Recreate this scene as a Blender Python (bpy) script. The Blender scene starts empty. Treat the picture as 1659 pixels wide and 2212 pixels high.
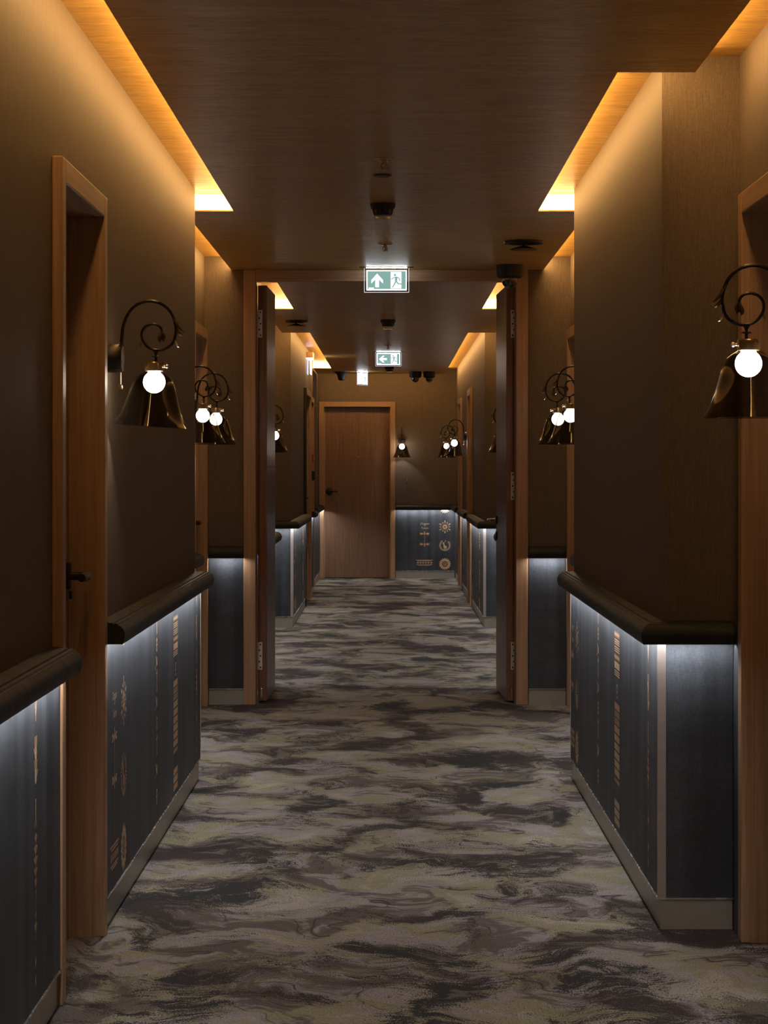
import bpy, bmesh, math, random
from mathutils import Vector, Matrix

random.seed(7)
S = bpy.context.scene
COL = S.collection
PI = math.pi

# ---------------------------------------------------------------- camera, world, exposure
EYE = 1.36
cam_d = bpy.data.cameras.new('camera')
cam_d.sensor_fit = 'VERTICAL'
cam_d.sensor_height = 36.0
cam_d.sensor_width = 27.0
cam_d.lens = 36.0 * 5000.0 / 2212.0
cam_d.shift_x = -15.5 / 2212.0
cam_d.shift_y = -95.0 / 2212.0
cam_d.clip_end = 200
cam = bpy.data.objects.new('camera', cam_d)
cam.location = (0, 0, EYE)
cam.rotation_euler = (PI / 2, 0, 0)
COL.objects.link(cam)
S.camera = cam

w = bpy.data.worlds.new('world')
S.world = w
w.use_nodes = True
w.node_tree.nodes['Background'].inputs[0].default_value = (0.02, 0.02, 0.022, 1)
w.node_tree.nodes['Background'].inputs[1].default_value = 0.3

S.view_settings.view_transform = 'Standard'
S.view_settings.look = 'None'
S.view_settings.gamma = 1.0
S.view_settings.use_curve_mapping = False
S.view_settings.exposure = 1.2
try:
    S.cycles.use_denoising = True
    S.cycles.max_bounces = 6
    S.cycles.diffuse_bounces = 4
    S.cycles.glossy_bounces = 3
    S.cycles.transparent_max_bounces = 16
    S.cycles.adaptive_threshold = 0.05
    S.cycles.adaptive_min_samples = 16
    S.cycles.sample_clamp_indirect = 6.0
    S.cycles.caustics_reflective = False
    S.cycles.caustics_refractive = False
except Exception:
    pass

COVE_STRENGTH = 6.2        # warm LED profile along the soffit edges
COVE_COLOR = (1.0, 0.60, 0.215)
RAIL_STRENGTH = 26.0        # cool LED strip under the handrails
RAIL_COLOR = (0.97, 0.975, 1.0)
BULB_STRENGTH = 38.0
BULB_COLOR = (1.0, 0.93, 0.84)
SIGN_STRENGTH = 2.6

# ---------------------------------------------------------------- materials
def mat(name):
    m = bpy.data.materials.new(name)
    m.use_nodes = True
    nt = m.node_tree
    nt.nodes.clear()
    out = nt.nodes.new('ShaderNodeOutputMaterial')
    return m, nt, out

def N(nt, typ, ins=None, **kw):
    n = nt.nodes.new(typ)
    for k, v in kw.items():
        setattr(n, k, v)
    for k, v in (ins or {}).items():
        if isinstance(v, bpy.types.NodeSocket):
            nt.links.new(v, n.inputs[k])
        else:
            n.inputs[k].default_value = v
    return n

def coords(nt, scale, rot=(0, 0, 0)):
    g = N(nt, 'ShaderNodeNewGeometry')
    mp = N(nt, 'ShaderNodeMapping', {0: g.outputs['Position'], 'Rotation': rot, 'Scale': scale})
    return mp.outputs[0]

def noise(nt, vec, scale=1.0, detail=4.0, rough=0.55, dist=0.0):
    return N(nt, 'ShaderNodeTexNoise', {'Vector': vec, 'Scale': scale, 'Detail': detail, 'Roughness': rough, 'Distortion': dist}).outputs[0]

def ramp(nt, fac, stops, interp='LINEAR'):
    r = N(nt, 'ShaderNodeValToRGB', {0: fac})
    e = r.color_ramp
    e.interpolation = interp
    while len(e.elements) < len(stops):
        e.elements.new(0.5)
    for el, (p, c) in zip(e.elements, stops):
        el.position = p
        el.color = (*c, 1) if len(c) == 3 else c
    return r.outputs[0]

def grey(v):
    return (v, v, v)

def mixc(nt, fac, a, b, blend='MIX'):
    n = N(nt, 'ShaderNodeMix', data_type='RGBA', blend_type=blend)
    for sock, v in ((n.inputs[0], fac), (n.inputs[6], a), (n.inputs[7], b)):
        if isinstance(v, bpy.types.NodeSocket):
            nt.links.new(v, sock)
        else:
            sock.default_value = v if isinstance(v, float) else (*v, 1)
    return n.outputs[2]

def math_n(nt, op, a, b=0.0, clamp=False):
    n = N(nt, 'ShaderNodeMath', {0: a, 1: b}, operation=op)
    n.use_clamp = clamp
    return n.outputs[0]

def bump(nt, height, strength=0.3, dist=0.002):
    return N(nt, 'ShaderNodeBump', {'Height': height, 'Strength': strength, 'Distance': dist}).outputs[0]

def principled(nt, out, **ins):
    p = N(nt, 'ShaderNodeBsdfPrincipled')
    for k, v in ins.items():
        k = k.replace('_', ' ')
        s = p.inputs[k]
        if isinstance(v, bpy.types.NodeSocket):
            nt.links.new(v, s)
        elif isinstance(v, tuple) and len(v) == 3:
            s.default_value = (*v, 1)
        else:
            s.default_value = v
    nt.links.new(p.outputs[0], out.inputs[0])
    return p

M = {}

def plain(key, color, rough=0.5, metal=0.0, spec=0.5, coat=0.0):
    m, nt, out = mat(key)
    v = coords(nt, (1, 1, 1))
    n = noise(nt, v, 45.0, 3.0)
    c = mixc(nt, n, tuple(x * 0.88 for x in color), tuple(min(1, x * 1.1) for x in color))
    r = ramp(nt, noise(nt, v, 30.0, 2.0), [(0.3, grey(max(0.02, rough - 0.05))), (0.7, grey(min(1, rough + 0.05)))])
    principled(nt, out, Base_Color=c, Roughness=r, Metallic=metal, Specular_IOR_Level=spec, Coat_Weight=coat)
    M[key] = m
    return m

def emit(key, color, strength):
    m, nt, out = mat(key)
    e = N(nt, 'ShaderNodeEmission', {0: (*color, 1), 1: strength})
    nt.links.new(e.outputs[0], out.inputs[0])
    M[key] = m
    return m

def wood(key, dark, light, axis='z', rough=0.42, fine=1.0):
    m, nt, out = mat(key)
    sc = {'z': (70, 70, 1.6), 'y': (70, 1.6, 70), 'x': (1.6, 70, 70)}[axis]
    sc2 = {'z': (260, 260, 5), 'y': (260, 5, 260), 'x': (5, 260, 260)}[axis]
    n1 = noise(nt, coords(nt, tuple(s * fine for s in sc)), 1.0, 5.0, 0.6, 0.3)
    n2 = noise(nt, coords(nt, sc2), 1.0, 3.0, 0.6)
    f = math_n(nt, 'ADD', math_n(nt, 'MULTIPLY', n1, 0.65), math_n(nt, 'MULTIPLY', n2, 0.35))
    c = ramp(nt, f, [(0.36, dark), (0.52, tuple((a + b) / 2 for a, b in zip(dark, light))), (0.64, light)])
    principled(nt, out, Base_Color=c, Roughness=rough, Normal=bump(nt, n2, 0.12, 0.001), Specular_IOR_Level=0.4)
    M[key] = m
    return m

def make_wall():
    m, nt, out = mat('wallpaper_brown')
    n1 = noise(nt, coords(nt, (420, 420, 14)), 1.0, 3.0, 0.7)
    n2 = noise(nt, coords(nt, (260, 260, 260)), 1.0, 2.0)
    n3 = noise(nt, coords(nt, (1.2, 1.2, 0.8)), 1.0, 2.0)
    f = math_n(nt, 'ADD', math_n(nt, 'MULTIPLY', n1, 0.6), math_n(nt, 'MULTIPLY', n2, 0.4))
    c = ramp(nt, f, [(0.32, (0.112, 0.082, 0.057)), (0.68, (0.216, 0.163, 0.118))])
    c = mixc(nt, math_n(nt, 'MULTIPLY', n3, 0.3), c, (0.13, 0.085, 0.055))
    principled(nt, out, Base_Color=c, Roughness=0.65, Specular_IOR_Level=0.07, Normal=bump(nt, f, 0.45, 0.0018))
    M['wall'] = m
make_wall()

def make_ceiling():
    m, nt, out = mat('ceiling_paper')
    n0 = noise(nt, coords(nt, (2.6, 11, 11)), 1.0, 5.0, 0.65, 1.8)
    n1 = math_n(nt, 'ADD', math_n(nt, 'MULTIPLY', noise(nt, coords(nt, (5, 32, 32)), 1.0, 6.0, 0.65, 1.8), 0.55), math_n(nt, 'MULTIPLY', n0, 0.45))
    n2 = noise(nt, coords(nt, (40, 300, 300)), 1.0, 3.0, 0.6)
    f = math_n(nt, 'ADD', math_n(nt, 'MULTIPLY', n1, 0.7), math_n(nt, 'MULTIPLY', n2, 0.3))
    c = ramp(nt, f, [(0.34, (0.27, 0.142, 0.036)), (0.5, (0.54, 0.310, 0.085)), (0.66, (0.76, 0.47, 0.155))])
    principled(nt, out, Base_Color=c, Roughness=0.38, Specular_IOR_Level=0.2, Normal=bump(nt, n1, 0.8, 0.006))
    M['ceiling'] = m
make_ceiling()

def make_carpet():
    m, nt, out = mat('carpet')
    g = N(nt, 'ShaderNodeNewGeometry')
    pos = g.outputs['Position']
    base = N(nt, 'ShaderNodeMapping', {0: pos, 'Rotation': (0, 0, 0.10), 'Scale': (1.0, 0.62, 1.0)}).outputs[0]
    warp_n = N(nt, 'ShaderNodeTexNoise', {'Vector': base, 'Scale': 2.6, 'Detail': 3.0, 'Roughness': 0.5})
    wv = N(nt, 'ShaderNodeVectorMath', {0: warp_n.outputs[1], 1: (0.5, 0.5, 0.5)}, operation='SUBTRACT').outputs[0]
    wv = N(nt, 'ShaderNodeVectorMath', {0: wv, 'Scale': 0.42}, operation='SCALE').outputs[0]
    vec = N(nt, 'ShaderNodeVectorMath', {0: base, 1: wv}, operation='ADD').outputs[0]
    # broad patches
    mp = lambda sc, loc=(0, 0, 0), rot=0.0: N(nt, 'ShaderNodeMapping', {0: vec, 'Scale': sc, 'Location': loc, 'Rotation': (0, 0, rot)}).outputs[0]
    big = noise(nt, mp((2.3, 2.9, 1)), 1.0, 2.5, 0.5, 0.5)
    mid = noise(nt, mp((4.2, 6.4, 1), (3.1, 7.7, 0), 0.25), 1.0, 4.0, 0.6, 0.9)
    mid2 = noise(nt, mp((3.0, 4.6, 1), (13.1, 2.7, 0), -0.2), 1.0, 4.0, 0.6, 0.7)
    stroke = noise(nt, mp((9, 26, 1), (5.0, 1.0, 0), 0.35), 1.0, 5.0, 0.65, 0.8)
    # tufts: fine hatching and grain
    hatch = noise(nt, mp((34, 95, 1), (0, 0, 0), 0.5), 1.0, 4.0, 0.7, 0.4)
    grain = noise(nt, N(nt, 'ShaderNodeMapping', {0: pos, 'Scale': (210, 150, 1)}).outputs[0], 1.0, 2.0, 0.7)
    tex = math_n(nt, 'ADD', math_n(nt, 'MULTIPLY', hatch, 0.5), math_n(nt, 'MULTIPLY', grain, 0.5))
    texc = math_n(nt, 'SUBTRACT', tex, 0.5)
    strc = math_n(nt, 'SUBTRACT', stroke, 0.5)
    def wob(src, a, b):
        return math_n(nt, 'ADD', src, math_n(nt, 'ADD', math_n(nt, 'MULTIPLY', texc, a), math_n(nt, 'MULTIPLY', strc, b)))
    f_dark = wob(big, 0.75, 0.42)
    f_olive = wob(mid, 0.35, 0.30)
    f_mauve = wob(mid2, 0.5, 0.45)
    light = mixc(nt, ramp(nt, f_olive, [(0.47, grey(0)), (0.54, grey(1))]), (0.28, 0.254, 0.256), (0.258, 0.243, 0.162))
    light = mixc(nt, ramp(nt, f_mauve, [(0.54, grey(0)), (0.60, grey(0.85))]), light, (0.092, 0.076, 0.074))
    light = mixc(nt, ramp(nt, f_mauve, [(0.34, grey(0.8)), (0.42, grey(0))]), light, (0.37, 0.345, 0.295))
    dark = mixc(nt, ramp(nt, mid2, [(0.42, grey(0)), (0.58, grey(1))]), (0.034, 0.035, 0.035), (0.052, 0.040, 0.039))
    dark = mixc(nt, ramp(nt, f_olive, [(0.54, grey(0)), (0.62, grey(0.7))]), dark, (0.17, 0.155, 0.13))
    c = mixc(nt, ramp(nt, f_dark, [(0.43, grey(1)), (0.51, grey(0))]), light, dark)
    # sparse dark contour lines
    ln = math_n(nt, 'ABSOLUTE', math_n(nt, 'SUBTRACT', noise(nt, mp((2.6, 4.6, 1), (7.0, 3.0, 0), 0.2), 1.0, 2.0, 0.5, 0.6), 0.5))
    lmask = ramp(nt, ln, [(0.0, grey(0.9)), (0.010, grey(0.0))])
    lsel = ramp(nt, mid2, [(0.47, grey(0)), (0.53, grey(1))])
    c = mixc(nt, math_n(nt, 'MULTIPLY', lmask, lsel), c, (0.045, 0.038, 0.032))
    c = mixc(nt, 1.0, c, ramp(nt, grain, [(0.28, grey(0.45)), (0.72, grey(1.4))]), 'MULTIPLY')
    principled(nt, out, Base_Color=c, Roughness=0.95, Specular_IOR_Level=0.1, Normal=bump(nt, tex, 0.6, 0.006))
    M['carpet'] = m
make_carpet()

def make_wainscot():
    m, nt, out = mat('wainscot_paper')
    n1 = noise(nt, coords(nt, (300, 300, 60)), 1.0, 3.0, 0.7)
    n2 = noise(nt, coords(nt, (60, 60, 300)), 1.0, 3.0, 0.7)
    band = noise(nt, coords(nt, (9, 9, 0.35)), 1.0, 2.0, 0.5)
    cloud = noise(nt, coords(nt, (2.2, 2.2, 5.0)), 1.0, 3.0, 0.6, 0.4)
    f = math_n(nt, 'ADD', math_n(nt, 'MULTIPLY', n1, 0.5), math_n(nt, 'MULTIPLY', n2, 0.5))
    c = ramp(nt, f, [(0.3, (0.028, 0.031, 0.036)), (0.7, (0.068, 0.075, 0.087))])
    c = mixc(nt, 1.0, c, ramp(nt, band, [(0.36, grey(0.6)), (0.64, grey(1.35))]), 'MULTIPLY')  # vertical sheen streaks painted into the paper's base colour
    c = mixc(nt, 1.0, c, ramp(nt, cloud, [(0.35, grey(0.75)), (0.65, grey(1.15))]), 'MULTIPLY')
    principled(nt, out, Base_Color=c, Roughness=0.55, Specular_IOR_Level=0.3, Normal=bump(nt, f, 0.4, 0.001))
    M['wainscot'] = m
make_wainscot()

def make_motif():
    m, nt, out = mat('motif_bronze')
    v = coords(nt, (1, 1, 1))
    n = noise(nt, v, 6.0, 2.0)
    n2 = noise(nt, v, 240.0, 2.0)
    c = ramp(nt, n, [(0.35, (0.70, 0.36, 0.20)), (0.5, (0.82, 0.50, 0.25)), (0.65, (0.72, 0.58, 0.34))])
    c = mixc(nt, 1.0, c, ramp(nt, n2, [(0.3, grey(0.6)), (0.6, grey(1))]), 'MULTIPLY')
    principled(nt, out, Base_Color=c, Roughness=0.45, Metallic=0.2)
    M['motif'] = m
make_motif()

def make_glass():
    m, nt, out = mat('smoked_glass')
    g = noise(nt, coords(nt, (1, 1, 1)), 3.0, 1.0)
    tint = ramp(nt, g, [(0.3, (0.55, 0.53, 0.51)), (0.7, (0.60, 0.58, 0.56))])
    tr = N(nt, 'ShaderNodeBsdfTransparent', {0: tint})
    gl = N(nt, 'ShaderNodeBsdfGlossy', {0: (0.95, 0.92, 0.88, 1), 1: 0.03})
    lw_ = N(nt, 'ShaderNodeLayerWeight', {0: 0.5})
    fr = math_n(nt, 'ADD', math_n(nt, 'MULTIPLY', math_n(nt, 'POWER', lw_.outputs[1], 4.0), 0.85), 0.045)
    mx = N(nt, 'ShaderNodeMixShader', {0: fr, 1: tr.outputs[0], 2: gl.outputs[0]})
    nt.links.new(mx.outputs[0], out.inputs[0])
    M['smoked_glass'] = m
    m, nt, out = mat('clear_acrylic')
    tr = N(nt, 'ShaderNodeBsdfTransparent', {0: (0.86, 0.9, 0.9, 1)})
    gl = N(nt, 'ShaderNodeBsdfGlossy', {0: (1, 1, 1, 1), 1: 0.05})
    lw_ = N(nt, 'ShaderNodeLayerWeight', {0: 0.5})
    fr = math_n(nt, 'ADD', math_n(nt, 'MULTIPLY', math_n(nt, 'POWER', lw_.outputs[1], 4.0), 0.8), 0.04)
    mx = N(nt, 'ShaderNodeMixShader', {0: fr, 1: tr.outputs[0], 2: gl.outputs[0]})
    nt.links.new(mx.outputs[0], out.inputs[0])
    M['acrylic'] = m
make_glass()

wood('wood', (0.32, 0.175, 0.088), (0.48, 0.29, 0.16), 'z')
wood('wood_y', (0.32, 0.175, 0.088), (0.48, 0.29, 0.16), 'y')
wood('wood_x', (0.32, 0.175, 0.088), (0.48, 0.29, 0.16), 'x')
wood('leaf_wood', (0.185, 0.095, 0.052), (0.29, 0.165, 0.098), 'z', 0.4)
wood('walnut', (0.15, 0.092, 0.07), (0.22, 0.142, 0.11), 'z', 0.3)
wood('red_edge', (0.16, 0.055, 0.022), (0.29, 0.115, 0.05), 'z', 0.45, 0.7)
plain('rail', (0.020, 0.020, 0.019), 0.5, 0.0, 0.28)
plain('baseboard', (0.36, 0.33, 0.28), 0.36, 0.3)
plain('steel_strip', (0.62, 0.58, 0.54), 0.25, 0.9)
plain('corner_metal', (0.46, 0.39, 0.34), 0.36, 0.7)
plain('black', (0.012, 0.012, 0.013), 0.35)
plain('black_matte', (0.016, 0.016, 0.018), 0.6)
plain('bronze', (0.03, 0.024, 0.02), 0.3, 0.6)
plain('brass', (0.46, 0.31, 0.15), 0.3, 0.9)
plain('brown_leaf', (0.16, 0.10, 0.06), 0.38, 0.7)
plain('nickel', (0.55, 0.5, 0.45), 0.3, 0.9)
plain('chrome', (0.75, 0.75, 0.76), 0.14, 1.0)
plain('dome', (0.02, 0.02, 0.022), 0.05, 0.0, 0.8, 1.0)
plain('dark_green', (0.010, 0.022, 0.020), 0.4)
plain('red_plastic', (0.5, 0.03, 0.012), 0.35)
plain('plastic_white', (0.7, 0.7, 0.7), 0.4)
plain('hinge_steel', (0.75, 0.68, 0.58), 0.45, 0.15)
plain('lip', (0.62, 0.42, 0.14), 0.5)
emit('cove_led', COVE_COLOR, COVE_STRENGTH)
emit('rail_led', RAIL_COLOR, RAIL_STRENGTH)
emit('bulb', BULB_COLOR, BULB_STRENGTH)
emit('sign_white', (0.92, 0.97, 1.0), SIGN_STRENGTH)
emit('sign_led', (0.80, 0.88, 1.0), SIGN_STRENGTH * 8)
emit('sign_edge', (0.85, 0.88, 1.0), 0.4)
emit('sign_green', (0.30, 0.52, 0.47), 0.36)
emit('sign_pale', (0.93, 1.0, 0.97), 0.6)

# ---------------------------------------------------------------- mesh builder
class MB:
    def __init__(self):
        self.v = []
        self.f = []
    def add(self, vs, fs):
        b = len(self.v)
        self.v += [tuple(p) for p in vs]
        self.f += [tuple(i + b for i in f) for f in fs]
        return self
    def box(self, x0, x1, y0, y1, z0, z1):
        x0, x1 = sorted((x0, x1)); y0, y1 = sorted((y0, y1)); z0, z1 = sorted((z0, z1))
        vs = [(x0, y0, z0), (x1, y0, z0), (x1, y1, z0), (x0, y1, z0), (x0, y0, z1), (x1, y0, z1), (x1, y1, z1), (x0, y1, z1)]
        fs = [(0, 3, 2, 1), (4, 5, 6, 7), (0, 1, 5, 4), (1, 2, 6, 5), (2, 3, 7, 6), (3, 0, 4, 7)]
        return self.add(vs, fs)
    def prism(self, poly, z0, z1):
        n = len(poly)
        a = sum(poly[i][0] * poly[(i + 1) % n][1] - poly[(i + 1) % n][0] * poly[i][1] for i in range(n))
        if a < 0:
            poly = poly[::-1]
        vs = [(p[0], p[1], z0) for p in poly] + [(p[0], p[1], z1) for p in poly]
        fs = [tuple(range(n - 1, -1, -1)), tuple(range(n, 2 * n))]
        fs += [(i, (i + 1) % n, n + (i + 1) % n, n + i) for i in range(n)]
        return self.add(vs, fs)
    def lathe(self, prof, n=24, c=(0, 0, 0), axis='z', closed=False):
        # prof: (radius, height) list; radius 0 ends are closed with fans
        vs, rings = [], []
        for r, h in prof:
            if r < 1e-6:
                rings.append([len(vs)]); vs.append((0, 0, h))
            else:
                ring = []
                for k in range(n):
                    a = 2 * PI * k / n
                    ring.append(len(vs)); vs.append((r * math.cos(a), r * math.sin(a), h))
                rings.append(ring)
        fs = []
        pairs = list(zip(rings[:-1], rings[1:]))
        if closed:
            pairs.append((rings[-1], rings[0]))
        for A, B in pairs:
            for k in range(n):
                k2 = (k + 1) % n
                if len(A) == 1 and len(B) > 1:
                    fs.append((A[0], B[k2], B[k]))
                elif len(B) == 1 and len(A) > 1:
                    fs.append((A[k], A[k2], B[0]))
                elif len(A) > 1 and len(B) > 1:
                    fs.append((A[k], A[k2], B[k2], B[k]))
        def tr(p):
            x, y, z = p
            if axis == 'x': x, y, z = z, x, y
            elif axis == 'y': x, y, z = y, z, x
            return (x + c[0], y + c[1], z + c[2])
        return self.add([tr(p) for p in vs], fs)
    def tube(self, pts, rad, n=8):
        pts = [Vector(p) for p in pts]
        R = rad if isinstance(rad, (list, tuple)) else [rad] * len(pts)
        vs, fs = [], []
        up = None
        for i, p in enumerate(pts):
            t = (pts[min(i + 1, len(pts) - 1)] - pts[max(i - 1, 0)]).normalized()
            if up is None:
                up = Vector((0, 1, 0)) if abs(t.y) < 0.9 else Vector((0, 0, 1))
            s = t.cross(up).normalized()
            up = s.cross(t).normalized()
            for k in range(n):
                a = 2 * PI * k / n
                vs.append(p + (s * math.cos(a) + up * math.sin(a)) * R[i])
        for i in range(len(pts) - 1):
            for k in range(n):
                k2 = (k + 1) % n
                fs.append((i * n + k, i * n + k2, (i + 1) * n + k2, (i + 1) * n + k))
        fs.append(tuple(range(n - 1, -1, -1)))
        b = (len(pts) - 1) * n
        fs.append(tuple(b + k for k in range(n)))
        return self.add(vs, fs)
    def sweep(self, path, prof, side):
        # path: plan points; prof: (outward, z) closed loop; side=+1 outward lies right of travel
        offs = [offset_path(path, o, side) for o, _ in prof]
        n, m = len(prof), len(path)
        vs = [(offs[j][i][0], offs[j][i][1], prof[j][1]) for i in range(m) for j in range(n)]
        fs = []
        for i in range(m - 1):
            for j in range(n):
                j2 = (j + 1) % n
                fs.append((i * n + j, i * n + j2, (i + 1) * n + j2, (i + 1) * n + j))
        fs.append(tuple(range(n)))
        fs.append(tuple((m - 1) * n + j for j in range(n - 1, -1, -1)))
        return self.add(vs, fs)
    def xf(self, fn):
        self.v = [tuple(fn(*p)) for p in self.v]
        return self
    def build(self, name, material, parent=None, smooth=False, bevel=0.0, sharp=38):
        me = bpy.data.meshes.new(name)
        me.from_pydata(self.v, [], self.f)
        me.validate(verbose=False)
        bm = bmesh.new(); bm.from_mesh(me)
        if bevel > 0:
            bmesh.ops.remove_doubles(bm, verts=bm.verts, dist=1e-5)
        bmesh.ops.recalc_face_normals(bm, faces=bm.faces)
        if bevel > 0:
            bmesh.ops.bevel(bm, geom=[e for e in bm.edges if len(e.link_faces) == 2 and e.calc_face_angle(0) > 0.6], offset=bevel, segments=2, profile=0.5, affect='EDGES', clamp_overlap=True)
        bm.to_mesh(me); bm.free()
        if smooth:
            me.polygons.foreach_set('use_smooth', [True] * len(me.polygons))
            me.set_sharp_from_angle(angle=math.radians(sharp))
        me.materials.append(M[material])
        o = bpy.data.objects.new(name, me)
        COL.objects.link(o)
        if parent is not None:
            o.parent = parent
        return o

def offset_path(path, d, side):
    out = []
    for i, p in enumerate(path):
        p = Vector(p[:2])
        ns = []
        if i > 0:
            t = (p - Vector(path[i - 1][:2])).normalized(); ns.append(Vector((t.y, -t.x)) * side)
        if i < len(path) - 1:
            t = (Vector(path[i + 1][:2]) - p).normalized(); ns.append(Vector((t.y, -t.x)) * side)
        if len(ns) == 1:
            q = p + ns[0] * d
        else:
            b = ns[0] + ns[1]
            q = p + b * (d / (1 + ns[0].dot(ns[1])))
        out.append((q.x, q.y))
    return out

def tag(o, label=None, cat=None, group=None, kind=None):
    if label: o['label'] = label
    if cat: o['category'] = cat
    if group: o['group'] = group
    if kind: o['kind'] = kind
    return o

def empty(name, loc=(0, 0, 0), rz=0.0):
    o = bpy.data.objects.new(name, None)
    o.empty_display_size = 0.05
    o.location = loc
    o.rotation_euler = (0, 0, rz)
    COL.objects.link(o)
    return o

def copy_tree(o, parent=None):
    c = o.copy()
    COL.objects.link(c)
    c.parent = parent
    for ch in list(o.children):
        copy_tree(ch, c)
    return c

# ---------------------------------------------------------------- layout (metres; y runs down the corridor)
SOF, CEIL = 2.50, 2.576
BACK, PORT0, PORT1, FAR = -2.0, 13.31, 13.45, 28.57
WX = 1.34
WT = 0.022           # wainscot stands this far proud of the wallpapered wall above
LW, RW = -0.858, 0.80
LR, RR = -1.075, 1.03
LF = -0.90
DOOR_H = 2.15

MBf = MB().box(-WX, WX, BACK, FAR + 0.1, -0.05, 0.0)
tag(MBf.build('floor', 'carpet'), 'grey, olive and charcoal patterned corridor carpet', 'carpet', kind='structure')
tag(MB().box(-WX, WX, BACK, FAR + 0.1, CEIL, CEIL + 0.05).build('ceiling', 'ceiling'), 'brown papered ceiling above the glowing coves', 'ceiling', kind='structure')

def wall_mesh(side, face, y0, y1, doors=()):
    m = MB()
    xo = side * WX
    cuts = [y0]
    for a, b in doors:
        cuts += [a + 0.035, b - 0.035]
    cuts.append(y1)
    for i in range(0, len(cuts), 2):
        m.box(face, xo, cuts[i], cuts[i + 1], 0, CEIL)
    for a, b in doors:
        m.box(face, xo, a + 0.035, b - 0.035, DOOR_H - 0.035, CEIL)
    return m

WALLS = {}
def wall(name, label, side, face, y0, y1, doors=()):
    o = wall_mesh(side, face, y0, y1, doors).build(name, 'wall')
    WALLS[name] = tag(o, label, 'wall', kind='structure')
    return o

D1 = (5.85, 6.775); D2 = (5.80, 6.69); D3 = (12.36, 13.25); D6 = (22.7, 24.15); D7 = (25.3, 26.25)
D8 = (22.68, 23.6); D9 = (25.9, 26.82)
wall('wall_left_1', 'brown papered wall on the left with the nearest door in it', -1, LW, BACK, 10.12, [D1])
wall('wall_left_2', 'set-back brown wall on the left just before the open double door', -1, LR, 10.12, PORT0, [D3])
wall('wall_left_3', 'brown wall on the left hidden behind the open door leaf', -1, LW, PORT1, 16.45)
wall('wall_left_4', 'set-back brown wall on the left beyond the open double door', -1, LR, 16.45, 19.76)
wall('wall_left_5', 'brown wall on the left under the wall-mounted exit sign', -1, LW, 19.76, 24.9, [D6])
wall('wall_left_6', 'brown wall on the left at the far end', -1, LF, 24.9, FAR, [D7])
wall('wall_right_1', 'set-back brown wall on the right around the nearest door', 1, RR, BACK, 6.84, [D2])
wall('wall_right_2', 'brown wall block jutting out on the right in the foreground', 1, RW, 6.84, 10.12)
wall('wall_right_3', 'set-back brown wall on the right just before the open double door', 1, RR, 10.12, PORT0, [D3])
wall('wall_right_4', 'brown wall on the right behind the open door leaf', 1, RW, PORT1, 16.45)
wall('wall_right_5', 'set-back brown wall on the right beyond the open double door', 1, RR, 16.45, 19.76)
wall('wall_right_6', 'brown wall on the right at the far end with two doors', 1, RW, 19.76, FAR, [D8, D9])
o = MB().box(-WX, -0.862, FAR, FAR + 0.2, 0, CEIL).box(0.02, WX, FAR, FAR + 0.2, 0, CEIL).box(-0.862, 0.02, FAR, FAR + 0.2, 2.145, CEIL).build('wall_far', 'wall')
WALLS['wall_far'] = tag(o, 'amber-lit brown wall closing the far end of the corridor', 'wall', kind='structure')
o = MB().box(-WX, WX, BACK - 0.1, BACK, 0, CEIL).build('wall_back', 'wall')
tag(o, 'brown wall behind the viewer', 'wall', kind='structure')
o = MB().box(-WX, LW + 0.012, PORT0, PORT1, 0, CEIL).build('wall_cross_left', 'wall')
WALLS['wall_cross_left'] = tag(o, 'short brown cross wall left of the double door frame', 'wall', kind='structure')
o = MB().box(RW - 0.012, WX, PORT0, PORT1, 0, CEIL).build('wall_cross_right', 'wall')
WALLS['wall_cross_right'] = tag(o, 'short brown cross wall right of the double door frame', 'wall', kind='structure')
o = MB().box(LW, RW, PORT0 + 0.02, PORT1, SOF - 0.002, CEIL).build('wall_lintel', 'wall')
tag(o, 'lintel above the double door frame', 'wall', kind='structure')

# soffits with LED profiles along their edges
def soffit(name, label, left, right, ins_first=True):
    poly = left + right[::-1]
    root = MB().prism(poly, SOF, SOF + 0.006).build(name, 'ceiling')
    tag(root, label, 'ceiling', kind='structure')
    core = offset_path(left, -0.004, -1) + offset_path(right, -0.004, 1)[::-1]
    MB().prism(core, SOF + 0.006, CEIL).build('soffit_core', 'lip', root)
    for path, sd in ((left, -1), (right, 1)):
        for i in range(len(path) - 1):
            seg = path[i:i + 2]
            MB().sweep(seg, [(-0.003, 2.5065), (0.0, 2.5065), (0.036, 2.5725), (0.032, 2.5725)], sd).build('cove_light_strip', 'cove_led', root)
    return root
soffit('ceiling_soffit_1', 'dropped brown ceiling panel over the foreground with lit cove edges',
       [(-0.70, BACK + 0.01), (-0.70, 10.28), (-0.92, 10.28), (-0.92, PORT0 - 0.004)],
       [(0.876, BACK + 0.01), (0.876, 6.67), (0.652, 6.67), (0.652, 10.28), (0.876, 10.28), (0.876, PORT0 - 0.004)])
so2 = soffit('ceiling_soffit_2', 'dropped brown ceiling panel beyond the double door with lit cove edges',
       [(-0.70, PORT1 + 0.02), (-0.70, 16.61), (-0.92, 16.61), (-0.92, 19.5), (-0.685, 19.5), (-0.685, 26.5), (LF + 0.005, 26.5), (LF + 0.005, 28.0)],
       [(0.652, PORT1 + 0.02), (0.652, 16.61), (0.876, 16.61), (0.876, 19.5), (0.648, 19.5), (0.648, 28.0)])
MB().sweep([(-0.88, 28.0), (0.63, 28.0)], [(0.0005, 2.5065), (0.003, 2.5065), (0.036, 2.5725), (0.032, 2.5725)], -1).build('cove_light_strip', 'cove_led', so2)

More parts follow.
